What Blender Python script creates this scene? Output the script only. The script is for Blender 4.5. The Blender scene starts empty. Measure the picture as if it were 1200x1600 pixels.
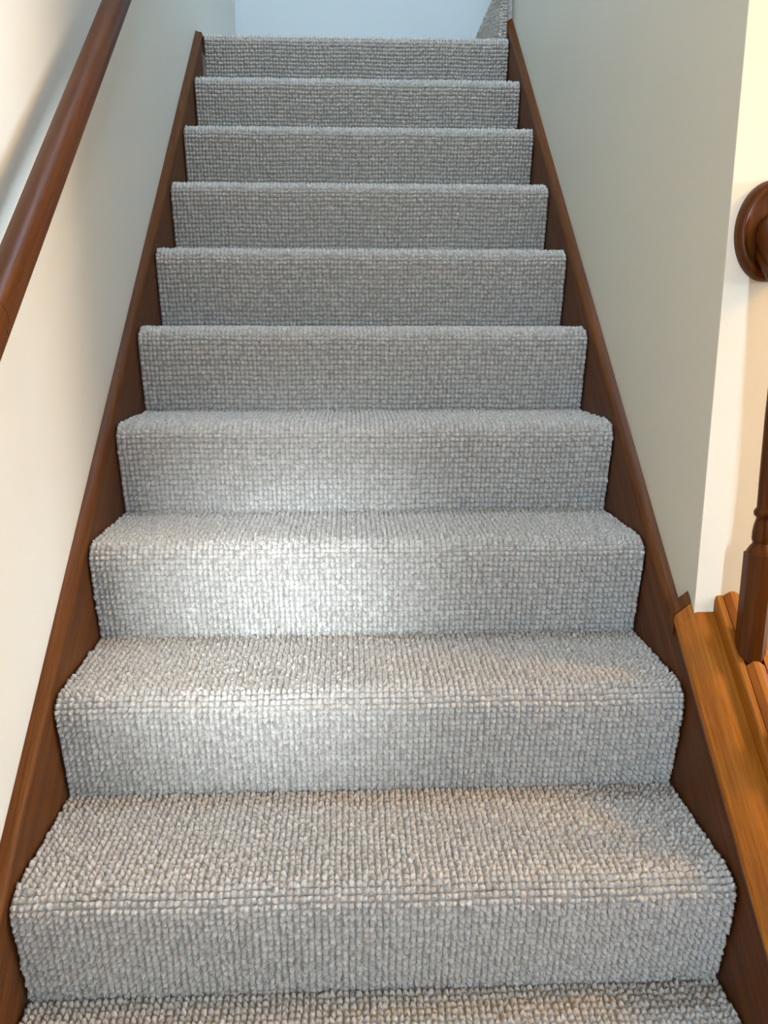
import bpy, bmesh, math, random
import numpy as np
from mathutils import Matrix, Vector

random.seed(4)
rng = np.random.default_rng(7)
scene = bpy.context.scene
C = scene.collection

# ---------------------------------------------------------------- camera
PIT, YAW, ROL, FPX = 0.22453, 0.04188, 0.00128, 1283.05
cam_d = bpy.data.cameras.new('camera')
cam = bpy.data.objects.new('camera', cam_d); C.objects.link(cam)
fw = Vector((math.sin(YAW)*math.cos(PIT), math.cos(YAW)*math.cos(PIT), -math.sin(PIT)))
rt = Vector((math.cos(YAW), -math.sin(YAW), 0)); up = rt.cross(fw)
r2 = rt*math.cos(ROL) + up*math.sin(ROL); u2 = up*math.cos(ROL) - rt*math.sin(ROL)
M = Matrix((r2, u2, -fw)).transposed().to_4x4()
M.translation = Vector((-0.03632, -0.76406, 0.95344))
cam.matrix_world = M
cam_d.sensor_fit = 'VERTICAL'; cam_d.sensor_height = 32.0
cam_d.lens = FPX*32.0/1600.0; cam_d.clip_start = 0.02
scene.camera = cam

# ---------------------------------------------------------------- world, lights, exposure
world = bpy.data.worlds.new('world'); scene.world = world; world.use_nodes = True
world.node_tree.nodes['Background'].inputs[0].default_value = (0.75, 0.86, 1.0, 1)
world.node_tree.nodes['Background'].inputs[1].default_value = 0.6

def area(name, loc, target, sx, sy, power, col, spread=180):
    d = bpy.data.lights.new(name, 'AREA'); d.shape = 'RECTANGLE'; d.size = sx; d.size_y = sy
    d.energy = power; d.color = col; d.spread = math.radians(spread)
    o = bpy.data.objects.new(name, d); C.objects.link(o); o.location = loc
    o.rotation_euler = (Vector(target)-Vector(loc)).to_track_quat('-Z', 'Y').to_euler()
    return o
COOL = (0.58, 0.80, 1.0); WARM = (1.0, 0.54, 0.14)
# daylight through the glazed front door behind the viewer
area('door_daylight', (0.46, -2.66, 1.25), (0.38, 0.5, 0.45), 0.14, 0.8, 8.4, (0.53, 0.75, 1.0), 70)
area('riser_patch_beam', (-0.34, -2.62, 1.05), (-0.17, 0.62, 0.47), 0.14, 0.30, 1.0, (0.80, 0.92, 1.0), 12)  # narrow beam added to brighten a patch on the lower risers
# window in the far side of the hall
area('hall_window_daylight', (4.90, -0.38, 1.40), (-0.5, 0.3, 1.2), 1.3, 1.2, 180, (0.62, 0.82, 1.0))
# daylight from the upper landing, plus overhead fill added to brighten top risers
area('landing_daylight', (1.9, 2.85, 3.3), (-0.5, 2.6, 2.2), 0.8, 1.0, 8, COOL)
area('stairwell_fill', (0.1, 0.80, 4.25), (0.0, 2.4, 1.9), 0.8, 0.8, 64, (0.64, 0.80, 1.0))
# hall ceiling lamp
ld = bpy.data.lights.new('lamp_light', 'POINT'); ld.energy = 80; ld.color = WARM; ld.shadow_soft_size = 0.18
lo = bpy.data.objects.new('lamp_light', ld); C.objects.link(lo); lo.location = (1.75, 0.16, 1.93)

vs = scene.view_settings
vs.view_transform = 'Standard'; vs.look = 'None'; vs.gamma = 1.0; vs.use_curve_mapping = False
vs.exposure = 0.10

# ---------------------------------------------------------------- dimensions
R_, G_, HW = 0.189536, 0.225, 0.5076        # rise, going, half width of carpet
K = R_/G_; OV = 0.0338                       # slope, riser rake
XF = 0.5105                                  # inner face of the skirt boards
XW = 0.530                                   # plaster face
FLOOR = -2*R_
NF, NL = -1, 10
YB = 3.30
YC = 0.500                                   # end of the right wall

# ---------------------------------------------------------------- materials
def mat(name):
    m = bpy.data.materials.new(name); m.use_nodes = True
    nt = m.node_tree; b = nt.nodes['Principled BSDF']
    return m, nt, b
def N(nt, t, **kw):
    n = nt.nodes.new(t)
    for k, v in kw.items():
        if k in n.inputs: n.inputs[k].default_value = v
        else: setattr(n, k, v)
    return n
def ramp(nt, stops):
    n = nt.nodes.new('ShaderNodeValToRGB'); e = n.color_ramp.elements
    while len(e) < len(stops): e.new(0.5)
    for i, (p, c) in enumerate(stops): e[i].position = p; e[i].color = (*c, 1)
    return n

def wood(name, dark, mid, light, rough=0.36, axis='SLOPE', coat=0.08):
    m, nt, b = mat(name)
    tc = N(nt, 'ShaderNodeTexCoord')
    mp = N(nt, 'ShaderNodeMapping')
    if axis == 'SLOPE':                       # grain runs along the pitch of the stairs
        mp.vector_type = 'TEXTURE'             # rotate first, then stretch
        mp.inputs['Rotation'].default_value = (math.atan(K), 0, 0)
        mp.inputs['Scale'].default_value = (1/34, 1/1.5, 1/34)
    else:
        mp.inputs['Scale'].default_value = (34, 34, 1.5)
    nt.links.new(tc.outputs['Object'], mp.inputs['Vector'])
    n1 = N(nt, 'ShaderNodeTexNoise', Scale=1.6, Detail=5.0, Roughness=0.6, Distortion=0.8)
    nt.links.new(mp.outputs[0], n1.inputs['Vector'])
    n2 = N(nt, 'ShaderNodeTexNoise', Scale=8.0, Detail=6.0, Roughness=0.7)
    nt.links.new(mp.outputs[0], n2.inputs['Vector'])
    mx = N(nt, 'ShaderNodeMath', operation='MULTIPLY_ADD'); mx.inputs[1].default_value = 0.45
    nt.links.new(n2.outputs[0], mx.inputs[0]); 
    m2 = N(nt, 'ShaderNodeMath', operation='MULTIPLY'); m2.inputs[1].default_value = 0.6
    nt.links.new(n1.outputs[0], m2.inputs[0]); nt.links.new(m2.outputs[0], mx.inputs[2])
    r = ramp(nt, [(0.30, dark), (0.52, mid), (0.74, light)])
    nt.links.new(mx.outputs[0], r.inputs[0]); nt.links.new(r.outputs[0], b.inputs['Base Color'])
    b.inputs['Roughness'].default_value = rough
    b.inputs['Specular IOR Level'].default_value = 0.14
    b.inputs['Coat Weight'].default_value = coat; b.inputs['Coat Roughness'].default_value = 0.22
    bp = N(nt, 'ShaderNodeBump', Strength=0.12, Distance=0.002)
    nt.links.new(n2.outputs[0], bp.inputs['Height']); nt.links.new(bp.outputs[0], b.inputs['Normal'])
    return m
W_STAIR = wood('stained_stair_wood', (0.045, 0.0130, 0.0022), (0.095, 0.0300, 0.0050), (0.170, 0.0560, 0.0095), rough=0.42, coat=0.0)
W_LIT = wood('lamplit_wood', (0.11, 0.030, 0.0030), (0.26, 0.083, 0.0075), (0.42, 0.160, 0.0180), rough=0.40)  # stair wood again, warm lamplight on the ledge put into the colour
W_RAIL = wood('polished_rail_wood', (0.045, 0.0120, 0.0014), (0.078, 0.0215, 0.0024), (0.125, 0.0380, 0.0045), rough=0.36, coat=0.03)
W_TURN = wood('turned_wood', (0.045, 0.0120, 0.0014), (0.082, 0.0230, 0.0024), (0.140, 0.0430, 0.0050), rough=0.30, axis='Z', coat=0.03)

def paint(name, col, bump=0.06):
    m, nt, b = mat(name)
    tc = N(nt, 'ShaderNodeTexCoord')
    n = N(nt, 'ShaderNodeTexNoise', Scale=2.2, Detail=4.0)
    nt.links.new(tc.outputs['Object'], n.inputs['Vector'])
    r = ramp(nt, [(0.3, tuple(c*0.965 for c in col)), (0.7, col)])
    nt.links.new(n.outputs[0], r.inputs[0]); nt.links.new(r.outputs[0], b.inputs['Base Color'])
    n2 = N(nt, 'ShaderNodeTexNoise', Scale=160.0, Detail=3.0)
    nt.links.new(tc.outputs['Object'], n2.inputs['Vector'])
    bp = N(nt, 'ShaderNodeBump', Strength=bump, Distance=0.002)
    nt.links.new(n2.outputs[0], bp.inputs['Height']); nt.links.new(bp.outputs[0], b.inputs['Normal'])
    b.inputs['Roughness'].default_value = 0.55
    return m
P_WALL = paint('cream_wall_paint', (0.72, 0.71, 0.65))
P_WALL_SHADED = paint('cream_wall_paint_shaded', (0.66, 0.645, 0.555))  # same cream paint as the left wall, its shade put into the colour
P_END = paint('warm_white_paint', (0.80, 0.745, 0.61))
P_LAND = paint('pale_blue_paint', (0.57, 0.625, 0.64))
P_CEIL = paint('ceiling_white', (0.8, 0.8, 0.78))

def carpet_mat(name, stops, bump):
    m, nt, b = mat(name)
    tc = N(nt, 'ShaderNodeTexCoord')
    n = N(nt, 'ShaderNodeTexNoise', Scale=520.0, Detail=3.0, Roughness=0.65, Distortion=1.2)
    nt.links.new(tc.outputs['Object'], n.inputs['Vector'])
    n0 = N(nt, 'ShaderNodeTexNoise', Scale=95.0, Detail=2.0)
    nt.links.new(tc.outputs['Object'], n0.inputs['Vector'])
    a = N(nt, 'ShaderNodeMath', operation='MULTIPLY_ADD'); a.inputs[1].default_value = 0.6
    nt.links.new(n.outputs[0], a.inputs[0])
    c = N(nt, 'ShaderNodeMath', operation='MULTIPLY'); c.inputs[1].default_value = 0.4
    nt.links.new(n0.outputs[0], c.inputs[0]); nt.links.new(c.outputs[0], a.inputs[2])
    r = ramp(nt, stops); nt.links.new(a.outputs[0], r.inputs[0])
    nt.links.new(r.outputs[0], b.inputs['Base Color'])
    b.inputs['Roughness'].default_value = 0.95
    b.inputs['Specular IOR Level'].default_value = 0.1
    bp = N(nt, 'ShaderNodeBump', Strength=bump, Distance=0.0022)
    nt.links.new(n.outputs[0], bp.inputs['Height']); nt.links.new(bp.outputs[0], b.inputs['Normal'])
    return m
PILE = carpet_mat('wool_loop_yarn', [(0.34, (0.36, 0.332, 0.295)), (0.5, (0.60, 0.570, 0.525)), (0.64, (0.76, 0.730, 0.685))], 0.9)
BACK = carpet_mat('dark_gap_backing', [(0.34, (0.26, 0.24, 0.22)), (0.64, (0.40, 0.375, 0.35))], 0.5)  # backing kept darker than the pile, painting in shade between tufts

def plain(name, col, rough=0.5, emit=0):
    m, nt, b = mat(name); b.inputs['Base Color'].default_value = (*col, 1); b.inputs['Roughness'].default_value = rough
    if emit:
        b.inputs['Emission Color'].default_value = (*col, 1); b.inputs['Emission Strength'].default_value = emit
    return m
BRASS = plain('dull_brass', (0.45, 0.30, 0.10), 0.35); 

# ---------------------------------------------------------------- helpers
def link(name, me, m, parent=None, smooth=False):
    o = bpy.data.objects.new(name, me); C.objects.link(o)
    if m: me.materials.append(m)
    if parent: o.parent = parent
    if smooth:
        for p in me.polygons: p.use_smooth = True
    return o
def from_bm(name, bm, m, parent=None, smooth=False, bevel=0):
    bmesh.ops.remove_doubles(bm, verts=bm.verts, dist=1e-6)
    bmesh.ops.recalc_face_normals(bm, faces=bm.faces)
    me = bpy.data.meshes.new(name); bm.to_mesh(me); bm.free()
    o = link(name, me, m, parent, smooth)
    if bevel:
        md = o.modifiers.new('bevel', 'BEVEL'); md.width = bevel; md.segments = 3; md.limit_method = 'ANGLE'
        md.angle_limit = math.radians(40)
        for p in me.polygons: p.use_smooth = True
        o.modifiers.new('wn', 'WEIGHTED_NORMAL')
    return o
def box_bm(x0, x1, y0, y1, z0, z1, bm=None):
    bm = bm or bmesh.new()
    v = [bm.verts.new((x, y, z)) for x in (x0, x1) for y in (y0, y1) for z in (z0, z1)]
    for f in ((0,1,3,2), (4,6,7,5), (0,4,5,1), (2,3,7,6), (0,2,6,4), (1,5,7,3)):
        bm.faces.new([v[i] for i in f])
    return bm
def box(name, x0, x1, y0, y1, z0, z1, m, parent=None, bevel=0):
    return from_bm(name, box_bm(x0, x1, y0, y1, z0, z1), m, parent, bevel=bevel)
def prism_x(name, yz, x0, x1, m, parent=None, bevel=0):
    bm = bmesh.new()
    a = [bm.verts.new((x0, y, z)) for y, z in yz]; b = [bm.verts.new((x1, y, z)) for y, z in yz]
    bm.faces.new(a); bm.faces.new(b[::-1]); n = len(yz)
    for i in range(n): bm.faces.new((a[i], a[(i+1) % n], b[(i+1) % n], b[i]))
    return from_bm(name, bm, m, parent, bevel=bevel)
def slope_extrude(name, prof, ya, yb, m, parent=None, smooth=False, plumb=True, seg=1):
    """profile (x, h) with h measured vertically above the nosing line, run from ya to yb along the pitch"""
    bm = bmesh.new(); rings = []
    for i in range(seg+1):
        y = ya + (yb-ya)*i/seg
        rings.append([bm.verts.new((x, y, y*K + h)) for x, h in prof])
    n = len(prof)
    for a, b in zip(rings, rings[1:]):
        for i in range(n): bm.faces.new((a[i], a[(i+1) % n], b[(i+1) % n], b[i]))
    caps = [bm.faces.new(rings[0]), bm.faces.new(rings[-1][::-1])]
    for f in caps:
        for e in f.edges: e.smooth = False
    o = from_bm(name, bm, m, parent)
    if smooth:
        for p in o.data.polygons: p.use_smooth = len(p.vertices) == 4
    return o
def tag(o, label, cat, group=None):
    o['label'] = label; o['category'] = cat
    if group: o['group'] = group
    return o
def struct(o, label=None):
    o['kind'] = 'structure'
    if label: o['label'] = label
    return o
def thing(name, loc, label, cat):
    o = bpy.data.objects.new(name, None); C.objects.link(o); o.location = loc; o.empty_display_size = 0.1
    return tag(o, label, cat)

# ---------------------------------------------------------------- the room shell
ZC, ZH = 4.35, 2.10
XR = 5.00
YH = -2.80
T = 0.10
struct(box('floor', -XW-T, XR+T, YH-T, YC+T, FLOOR-0.12, FLOOR, W_LIT), 'honey wooden hall floor at the foot of the stairs')
struct(box('wall_left', -XW-T, -XW, YH, YB, FLOOR, ZC, P_WALL), 'smooth cream wall behind the wall-mounted handrail')
# right side: stairwell face, and the warm end face that turns the corner
wr = struct(box('wall_right', XW, XW+0.02, YC+0.003, 2.335, FLOOR, ZC, P_WALL_SHADED), 'shaded cream wall along the flight with the corner edge')
we = struct(box('wall_end', XW, XR, YC, YC+0.003, FLOOR, ZC, P_END), 'warm white end face of the wall carrying the rosette')
struct(box('wall_landing', -XW, XR, YB, YB+T, 1.5, ZC, P_LAND), 'pale blue wall behind the top of the stairs')
struct(box('wall_side', XR, XR+T, YH, YB, FLOOR, ZC, P_END), 'wall on the far side of the hall')
struct(box('wall_entrance', -XW, XR, YH-T, YH, FLOOR, ZC, P_END), 'entrance wall opposite the stairs')
struct(box('ceiling', -XW, XR, YH, 0.30, ZH, ZH+0.2, P_CEIL), 'white ceiling of the lower hall')
struct(box('ceiling_upper', -XW-T, XR+T, 0.30, YB+T, ZC, ZC+T, P_CEIL), 'white ceiling over the stairwell')
struct(box('wall_header', -XW, XR, 0.28, 0.30, ZH+0.2, ZC, P_CEIL), 'wall above the hall ceiling edge')

# ---------------------------------------------------------------- staircase: boards under the carpet, skirt boards
stair = thing('staircase', (0, 0, FLOOR), 'dark stained wooden staircase with skirt boards either side of grey carpet', 'staircase')
stair.matrix_world = Matrix.Translation((0, 0, FLOOR)); bpy.context.view_layer.update()
def kid(o, parent=stair):
    o.parent = parent; o.matrix_parent_inverse = parent.matrix_world.inverted(); return o
BT = 0.0115                                   # board surface below finished carpet surface
for n in range(NF, NL):
    kid(prism_x('tread', [(n*G_+BT+0.006, n*R_-BT-0.022), (n*G_+BT+0.012, n*R_-BT-0.011), (n*G_+BT+0.030, n*R_-BT-0.0005), ((n+1)*G_+OV+0.013, n*R_-BT-0.0005), ((n+1)*G_+OV+0.013, n*R_-BT-0.022)], -HW, HW, W_STAIR))
for n in range(NF, NL+1):
    y = n*G_+OV+0.0135
    kid(box('riser', -HW, HW, y, y+0.018, (n-1)*R_-BT-0.001, n*R_-BT-0.022, W_STAIR))
struct(box('floor_landing', -XW, XR, NL*G_+BT+0.004, YB, NL*R_-BT-0.022, NL*R_-BT, W_STAIR), 'boarded landing floor under the carpet')

YTL, YTR = 2.225, 2.325
def skirt(s, ya, yb):
    pts = [(ya, max(ya*K-0.34, FLOOR)), (ya, ya*K-0.006), (yb, yb*K-0.006), (yb, yb*K-0.34)]
    yc = (FLOOR+0.34)/K
    pts = [(ya, FLOOR), (ya, ya*K-0.006), (yb, yb*K-0.006), (yb, yb*K-0.34), (yc, FLOOR)] if yc > ya else pts
    a, b = sorted((s*XF, s*(XW-0.001)))
    return kid(prism_x('skirt_board', pts, a, b, W_STAIR))
YFOOT = -0.42
skl = skirt(-1, YFOOT, YTL); skr = skirt(1, YFOOT, YTR)
def cap_profile(s):
    # rounded top bead with a shallow quirk under it, running up to the plaster
    pts = [(XF-0.0012, -0.0065), (XF-0.0012, -0.0005), (XF+0.0005, 0.0035), (XF+0.0040, 0.0075), (XF+0.0090, 0.0110), (XW-0.004, 0.0140), (XW-0.0006, 0.0150), (XW-0.0006, -0.0065)]
    return [(s*x, h) for x, h in pts]
cl = slope_extrude('cap_moulding', cap_profile(-1), YFOOT, YTL, W_STAIR); kid(cl, skl)
cr = slope_extrude('cap_moulding', cap_profile(1), YC+0.0312, YTR, W_STAIR); kid(cr, skr)
# small mitred block where the right-hand bead stops at the wall corner
kid(slope_extrude('cap_stop', [(XF-0.0080, 0.016), (XF-0.0085, 0.045), (XF-0.0055, 0.052), (XW-0.0012, 0.0712), (XW-0.0012, 0.016)], YC+0.0140, YC+0.0300, W_STAIR), skr)
# open-side ledge below the wall corner
LH = 0.070
ledge = kid(slope_extrude('ledge_board', [(XF-0.0070, LH-0.036), (XF-0.0075, LH-0.028), (XF-0.0055, LH-0.022), (XW+0.0005, LH-0.0015), (XW+0.005, LH), (0.655, LH), (0.655, LH-0.05), (XF, LH-0.05)], YFOOT, YC-0.0005, W_LIT))
kid(slope_extrude('ledge_return', [(XF-0.0070, LH-0.036), (XF-0.0075, LH-0.028), (XF-0.0055, LH-0.022), (XW-0.0012, LH-0.0022), (XW-0.0012, LH-0.05), (XF, LH-0.05)], YC-0.0004, YC+0.0138, W_LIT), ledge)
kid(slope_extrude('bead', [(XF-0.0035, LH-0.052), (XF-0.0050, LH-0.046), (XF-0.0050, LH-0.040), (XF-0.0035, LH-0.0362), (XF+0.004, LH-0.0362), (XF+0.004, LH-0.052)], YFOOT, YC-0.0005, W_STAIR), ledge)
kid(slope_extrude('apron', [(XF-0.0004, -0.012), (XF-0.0004, LH-0.0505), (XW-0.002, LH-0.0505), (XW-0.002, -0.0055), (XF+0.0015, -0.0055), (XF+0.0015, -0.012)], YFOOT, YC+0.0238, W_STAIR), skr)
kid(slope_extrude('outer_stringer', [(0.62, LH-0.40), (0.62, LH-0.0505), (0.65, LH-0.0505), (0.65, LH-0.40)], -0.05, YC-0.0005, W_STAIR))

# landing baseboard on the left
struct(box('baseboard_left', -XW, -XF, YTL, YB, NL*R_-0.02, YTL*K+0.012, W_STAIR, bevel=0.003), 'dark wooden baseboard running level along the landing')

# ---------------------------------------------------------------- carpet
def step_path(n, first=0.0, tread=None):
    """outer surface (y, z) from riser foot over the rounded nosing to the back of the tread"""
    y0, z0 = n*G_, n*R_
    P = []
    rr, rh = 0.038, 0.031
    foot = (y0+OV, z0-R_-0.009)
    for i in range(13):                        # riser, gently bowed
        t = i/12
        zz = foot[1] + (R_+0.009-rh-0.006)*t
        yy = y0 + OV*(1-t)**1.1*0.97 + 0.0012
        P.append((yy, zz))
    c = (y0+rr, z0-rh)
    for i in range(1, 13):                     # nosing: from facing the viewer to facing up
        a = math.radians(184 - 94*i/12)
        P.append((c[0]+rr*math.cos(a), c[1]+rh*math.sin(a)))
    end = (n+1)*G_+OV+0.011 if tread is None else y0+tread
    for i in range(1, 11): P.append((y0+rr+(end-y0-rr)*i/10, z0))
    return np.array(P)
PCOL, PROW = 2*HW/105, 0.0113
def loops_mesh(name, path, x0, x1, nu, seed, axis='y'):
    """loop pile: one rounded, twisted tuft per stitch, rows across the flight"""
    rg = np.random.default_rng(seed)
    d = np.diff(path, axis=0); s = np.concatenate([[0], np.cumsum(np.hypot(d[:, 0], d[:, 1]))])
    L = s[-1]
    ds = np.linspace(0, L, 900)
    py = np.interp(ds, s, path[:, 0]); pz = np.interp(ds, s, path[:, 1])
    ty = np.gradient(py, ds); tz = np.gradient(pz, ds)
    k = np.ones(15)/15
    ty = np.convolve(np.pad(ty, 7, 'edge'), k, 'valid'); tz = np.convolve(np.pad(tz, 7, 'edge'), k, 'valid')
    ln = np.hypot(ty, tz); ty /= ln; tz /= ln
    ny, nz = -tz, ty                            # outward normal
    rows = max(1, int(round(L/PROW))); cols = max(1, int(round((x1-x0)/PCOL)))
    pr, pc = L/rows, (x1-x0)/cols
    jj, ii = np.meshgrid(np.arange(rows), np.arange(cols), indexing='ij')
    n = rows*cols
    drift = np.cumsum(rg.normal(0, 0.05, (rows, 1)), axis=0)*0.25
    sc = (jj+0.5)*pr + rg.normal(0, 0.045, jj.shape)*pr + 0.10*pr*np.sin(ii*0.21+rg.uniform(0, 6))
    xc = x0 + (ii+0.5)*pc + (rg.normal(0, 0.07, ii.shape)+drift)*pc
    sc = sc.ravel(); xc = xc.ravel()
    u = np.linspace(-1, 1, nu)
    U, V = np.meshgrid(u, u, indexing='ij'); U = U.ravel(); V = V.ravel()
    # spherify the square so every tuft has a rounded outline
    UU = U*np.sqrt(1-V*V*0.46); VV = V*np.sqrt(1-U*U*0.46)
    rad = np.clip(1-np.maximum(np.abs(U), np.abs(V))**2.0, 0, 1)
    H0 = 0.0088*rad**0.72
    hs = rg.normal(1, 0.10, n)[:, None]; wu = rg.normal(1.0, 0.07, n)[:, None]*0.57*pc; wv = rg.normal(1.0, 0.07, n)[:, None]*0.54*pr
    a = rg.normal(0.10, 0.20, n)[:, None]        # twist of the yarn
    X = xc[:, None] + wu*(UU*np.cos(a) - VV*np.sin(a)*0.9)
    S = sc[:, None] + wv*(VV*np.cos(a) + UU*np.sin(a)*0.9)
    lean = rg.normal(0, 0.0009, (n, 2))
    w = H0[None, :]/0.0088
    X = X + lean[:, :1]*w; S = np.clip(S + lean[:, 1:]*w, 0, L)
    Hh = H0[None, :]*hs + rg.normal(0, 0.0009, (n, nu*nu))*(w > 0) - 0.0078
    # two-strand groove running diagonally over each tuft
    g = np.sin((U+V*rg.choice([-1, 1], n)[:, None]*0.8)*4.4 + rg.uniform(0, 6.28, n)[:, None])
    Hh = Hh + 0.0013*g*w
    Y = np.interp(S, ds, py) + np.interp(S, ds, ny)*Hh
    Z = np.interp(S, ds, pz) + np.interp(S, ds, nz)*Hh
    X = np.clip(X, -HW-0.0018, HW+0.0018) if axis == 'y' else X
    co = np.stack([X, Y, Z] if axis == 'y' else [Y, Z, X], -1).reshape(-1, 3)
    q = []
    for i in range(nu-1):
        for j in range(nu-1):
            b = i*nu+j; q.append((b, b+nu, b+nu+1, b+1) if axis == 'y' else (b, b+1, b+nu+1, b+nu))
    q = np.array(q)
    F = (np.arange(n)[:, None, None]*nu*nu + q[None]).reshape(-1, 4)
    me = bpy.data.meshes.new(name)
    me.vertices.add(len(co)); me.vertices.foreach_set('co', co.ravel().astype(np.float32))
    me.loops.add(F.size); me.loops.foreach_set('vertex_index', F.ravel().astype(np.int32))
    me.polygons.add(len(F)); me.polygons.foreach_set('loop_start', (np.arange(len(F))*4).astype(np.int32))
    me.update(calc_edges=True)
    me.polygons.foreach_set('use_smooth', np.ones(len(F), bool))
    return me
def sheet(name, path, x0, x1, off, th, m, parent, axis='y'):
    """woven backing: a sheet of thickness th lying off below the finished surface"""
    d = np.gradient(path, axis=0); d /= np.linalg.norm(d, axis=1)[:, None]
    nrm = np.stack([-d[:, 1], d[:, 0]], -1)
    o = path - nrm*off; i = path - nrm*(off+th)
    bm = bmesh.new()
    def V(x, p): return bm.verts.new((x, p[0], p[1]) if axis == 'y' else (p[0], p[1], x))
    A = [[V(x, p) for p in pp] for x in (x0, x1) for pp in (o, i)]
    n = len(path)
    for k in range(n-1):
        bm.faces.new((A[0][k], A[2][k], A[2][k+1], A[0][k+1])); bm.faces.new((A[1][k], A[1][k+1], A[3][k+1], A[3][k]))
        bm.faces.new((A[0][k], A[0][k+1], A[1][k+1], A[1][k])); bm.faces.new((A[2][k], A[3][k], A[3][k+1], A[2][k+1]))
    for k in (0, n-1): bm.faces.new((A[0][k], A[1][k], A[3][k], A[2][k]))
    return from_bm(name, bm, m, parent, smooth=False)
carpet = thing('stair_carpet', (0, 0, FLOOR), 'pale grey loop-pile carpet running up the whole flight of stairs', 'carpet')
bpy.context.view_layer.update()
for n in range(NF, NL+1):
    p = step_path(n, tread=0.044 if n == NL else None)
    b = kid(sheet('carpet_step', p, -HW, HW, 0.0066, 0.0045, BACK, None), carpet)
    nu = {0: 6, 1: 7, 2: 7, 3: 7, 4: 6, 5: 5, 6: 5}.get(n, 4)
    me = loops_mesh('loop_pile', p, -HW, HW, nu, 100+n)
    pile = link('loop_pile', me, PILE); kid(pile, b); pile['kind'] = 'stuff'
# carpet on the landing and on the step that turns off to the right
lc = thing('landing_carpet', (0, 2.9, NL*R_), 'pale grey loop carpet of the landing and the step turning off right', 'carpet')
bpy.context.view_layer.update()
kid(box('landing_field', -XF+0.001, XF-0.001, NL*G_+0.0452, YB, NL*R_-0.010, NL*R_-0.001, PILE), lc)
def turn_path():                               # plan line of the riser carpet: wraps its near end, then runs back
    P = [(0.509, 2.298), (0.505, 2.298), (0.500, 2.298)]
    for i in range(1, 9):
        a = math.radians(270-90*i/8); P.append((0.496+0.014*math.cos(a), 2.312+0.014*math.sin(a)))
    for i in range(1, 20): P.append((0.482, 2.312+(3.285-2.312)*i/19))
    return np.array(P)
tp = turn_path()
ts = kid(sheet('carpet_step', tp, NL*R_, (NL+1)*R_, 0.0066, 0.0045, BACK, None, axis='z'), lc)
me = loops_mesh('loop_pile', tp, NL*R_, (NL+1)*R_, 5, 300, axis='z')
pile = link('loop_pile', me, PILE); kid(pile, ts); pile['kind'] = 'stuff'
kid(box('turned_tread', 0.4935, 1.2, 2.34, YB, NL*R_+0.001, (NL+1)*R_-0.004, PILE), lc)

# ---------------------------------------------------------------- wall handrail on the left
hr = thing('wall_handrail', (-0.465, 0.2, 0.8), 'polished brown wooden handrail fixed along the cream wall', 'handrail')
bpy.context.view_layer.update()
def rail_profile(cx, ch, w, hgt):
    """rounded top, slightly flattened sides with a finger groove and flat underside; heights measured vertically"""
    pts = []
    for a in range(-20, 201, 20):
        r = math.radians(a); pts.append((0.5*math.cos(r), 0.12+0.38*math.sin(r)))
    pts = [(0.5*math.cos(math.radians(a)), 0.10+0.40*math.sin(math.radians(a))) for a in range(0, 181, 15)]
    pts += [(-0.5, -0.02), (-0.44, -0.08), (-0.42, -0.16), (-0.46, -0.28), (-0.40, -0.42), (-0.30, -0.5), (0.30, -0.5), (0.40, -0.42), (0.46, -0.28), (0.42, -0.16), (0.44, -0.08), (0.5, -0.02)]
    return [(cx+x*w, ch+h*hgt) for x, h in pts]
CH = 0.734
pr = rail_profile(-0.464, CH, 0.042, 0.056)
YJ = 0.262
kid(slope_extrude('rail', pr, YJ+0.0006, 2.55, W_RAIL, smooth=True), hr)
kid(slope_extrude('rail', pr, -0.30, YJ-0.0006, W_RAIL, smooth=True), hr)
def bracket(y):
    z = y*K + CH - 0.046
    bm = bmesh.new()
    bmesh.ops.create_cone(bm, cap_ends=True, segments=24, radius1=0.026, radius2=0.022, depth=0.008, matrix=Matrix.Translation((-XW+0.004, y, z-0.055)) @ Matrix.Rotation(math.pi/2, 4, 'Y'))
    pts = [Vector((-XW+0.006, y, z-0.055)), Vector((-0.49, y, z-0.052)), Vector((-0.470, y, z-0.040)), Vector((-0.462, y, z-0.018)), Vector((-0.462, y, z+0.004))]
    prev = None
    for i, p in enumerate(pts):
        t = (pts[min(i+1, 4)]-pts[max(i-1, 0)]).normalized(); q = Vector((0, 1, 0)); w = t.cross(q)
        ring = [bm.verts.new(p + (q*math.cos(a)+w*math.sin(a))*0.007) for a in [k*math.pi/5 for k in range(10)]]
        if prev:
            for k in range(10): bm.faces.new((prev[k], prev[(k+1) % 10], ring[(k+1) % 10], ring[k]))
        prev = ring
    kid(from_bm('bracket', bm, BRASS, smooth=True), hr)
for y in (-0.12, 1.35, 2.35): bracket(y)

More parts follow.
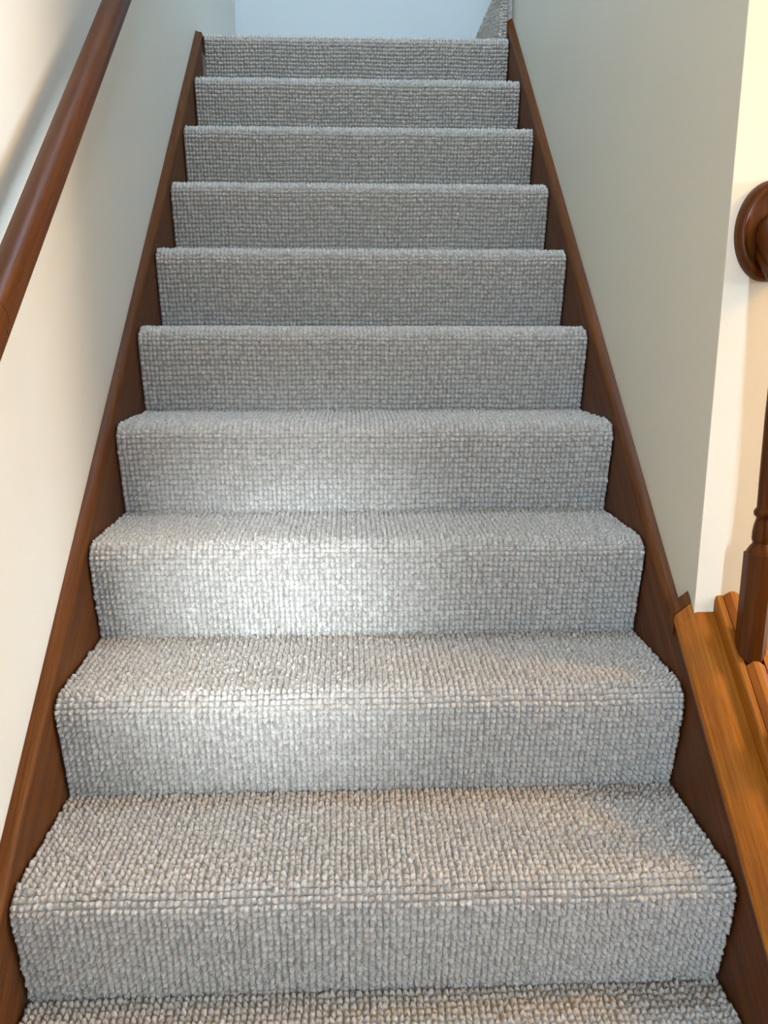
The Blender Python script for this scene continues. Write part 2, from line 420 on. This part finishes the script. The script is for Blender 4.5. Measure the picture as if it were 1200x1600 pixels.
# ---------------------------------------------------------------- balustrade on the open side
XB = 0.591
bal = thing('stair_balustrade', (XB, YC, 0.45), 'turned wooden balustrade with grooved base rail beside the warm white wall', 'balustrade')
bpy.context.view_layer.update()
h0 = LH+0.0004
half = [(0.0290, 0.0), (0.0290, 0.018), (0.0275, 0.0255), (0.0250, 0.0280), (0.0160, 0.0280), (0.0160, 0.014)]
shoe = [(XB-a, h0+h) for a, h in half] + [(XB+a, h0+h) for a, h in half[::-1]]
kid(slope_extrude('base_rail', shoe, YFOOT+0.05, YC-0.0005, W_LIT), bal)
YBAL = [0.425-0.135*i for i in range(5)]
hb = 0.0215
prev = YC
for y in YBAL + [YFOOT+0.06]:
    if prev - y > 0.06:
        a, b = y+hb+0.001, (prev-hb-0.001 if prev != YC else YC-0.0005)
        kid(slope_extrude('fillet', [(XB-0.0145, h0+0.0142), (XB-0.0145, h0+0.0275), (XB-0.004, h0+0.0345), (XB+0.004, h0+0.0345), (XB+0.0145, h0+0.0275), (XB+0.0145, h0+0.0142)], a, b, W_LIT), bal)
    prev = y
# one baluster, then copies
def baluster_mesh(topz):
    bm = bmesh.new()
    zf = 0.0; zb = 0.166                          # octagonal foot height above its base
    k8 = [math.radians(22.5+45*i) for i in range(8)]
    rO = hb/math.cos(math.radians(22.5))
    def ring8(z, r, slope=0):
        return [bm.verts.new((r*math.cos(a), r*math.sin(a), z+slope*r*math.sin(a))) for a in k8]
    r0 = ring8(0.0, rO, K); r1 = ring8(zb-0.010, rO); 
    for i in range(8): bm.faces.new((r0[i], r0[(i+1) % 8], r1[(i+1) % 8], r1[i]))
    bm.faces.new(r0[::-1])
    prof = [(zb-0.010, 0.0213), (zb+0.000, 0.0160), (zb+0.004, 0.0128), (zb+0.008, 0.0126), (zb+0.010, 0.0142), (zb+0.014, 0.0146), (zb+0.022, 0.0146), (zb+0.034, 0.0132), (zb+0.042, 0.0112), (zb+0.046, 0.0108),
            (zb+0.048, 0.0140), (zb+0.051, 0.0152), (zb+0.055, 0.0152), (zb+0.058, 0.0138), (zb+0.061, 0.0116), (zb+0.10, 0.0124), (zb+0.20, 0.0136), (zb+0.30, 0.0128), (zb+0.40, 0.0110), (topz-0.03, 0.0100), (topz, 0.0100)]
    S = 32; prevr = None
    for z, r in prof:
        ring = [bm.verts.new((r*math.cos(2*math.pi*i/S), r*math.sin(2*math.pi*i/S), z)) for i in range(S)]
        if prevr:
            for i in range(S):
                f = bm.faces.new((prevr[i], prevr[(i+1) % S], ring[(i+1) % S], ring[i])); f.smooth = True
        prevr = ring
    bm.faces.new(prevr)
    # flat shoulder closing the octagon
    cap = ring8(zb-0.010, rO); cen = bm.verts.new((0, 0, zb+0.001))
    for i in range(8): bm.faces.new((cap[i], cap[(i+1) % 8], cen))
    bmesh.ops.recalc_face_normals(bm, faces=bm.faces)
    me = bpy.data.meshes.new('baluster'); bm.to_mesh(me); bm.free(); me.materials.append(W_TURN)
    return me
RAILH = 0.668                                     # centre of the hand rail above the nosing line
bme = baluster_mesh(RAILH-0.030-(h0+0.0284))
for y in YBAL:
    o = bpy.data.objects.new('baluster', bme); C.objects.link(o)
    o.location = (XB, y, y*K+h0+0.0284); bpy.context.view_layer.update(); kid(o, bal)
kid(slope_extrude('rail', rail_profile(XB, RAILH, 0.050, 0.074), YFOOT, YC-0.014, W_RAIL, smooth=True), bal)
# oval rosette where the rail meets the wall
def rosette():
    bm = bmesh.new(); S = 64
    prof = [(1.0, 0.0), (1.0, 0.006), (0.985, 0.012), (0.94, 0.0165), (0.87, 0.018), (0.80, 0.0165), (0.755, 0.0135), (0.735, 0.0115), (0.70, 0.0110), (0.0, 0.0120)]
    rx, rz = 0.0525, 0.0725; prev = None
    zc = YC*K + RAILH
    for q, d in prof:
        if q == 0: ring = [bm.verts.new((XB, YC-d, zc))]
        else: ring = [bm.verts.new((XB+rx*q*math.cos(2*math.pi*i/S), YC-0.0002-d, zc+rz*q*math.sin(2*math.pi*i/S))) for i in range(S)]
        if prev:
            for i in range(S):
                bm.faces.new((prev[i], prev[(i+1) % S], ring[(i+1) % S], ring[i]) if len(ring) > 1 else (prev[i], prev[(i+1) % S], ring[0]))
        prev = ring
    return from_bm('rosette', bm, W_TURN, smooth=True)
kid(rosette(), bal)
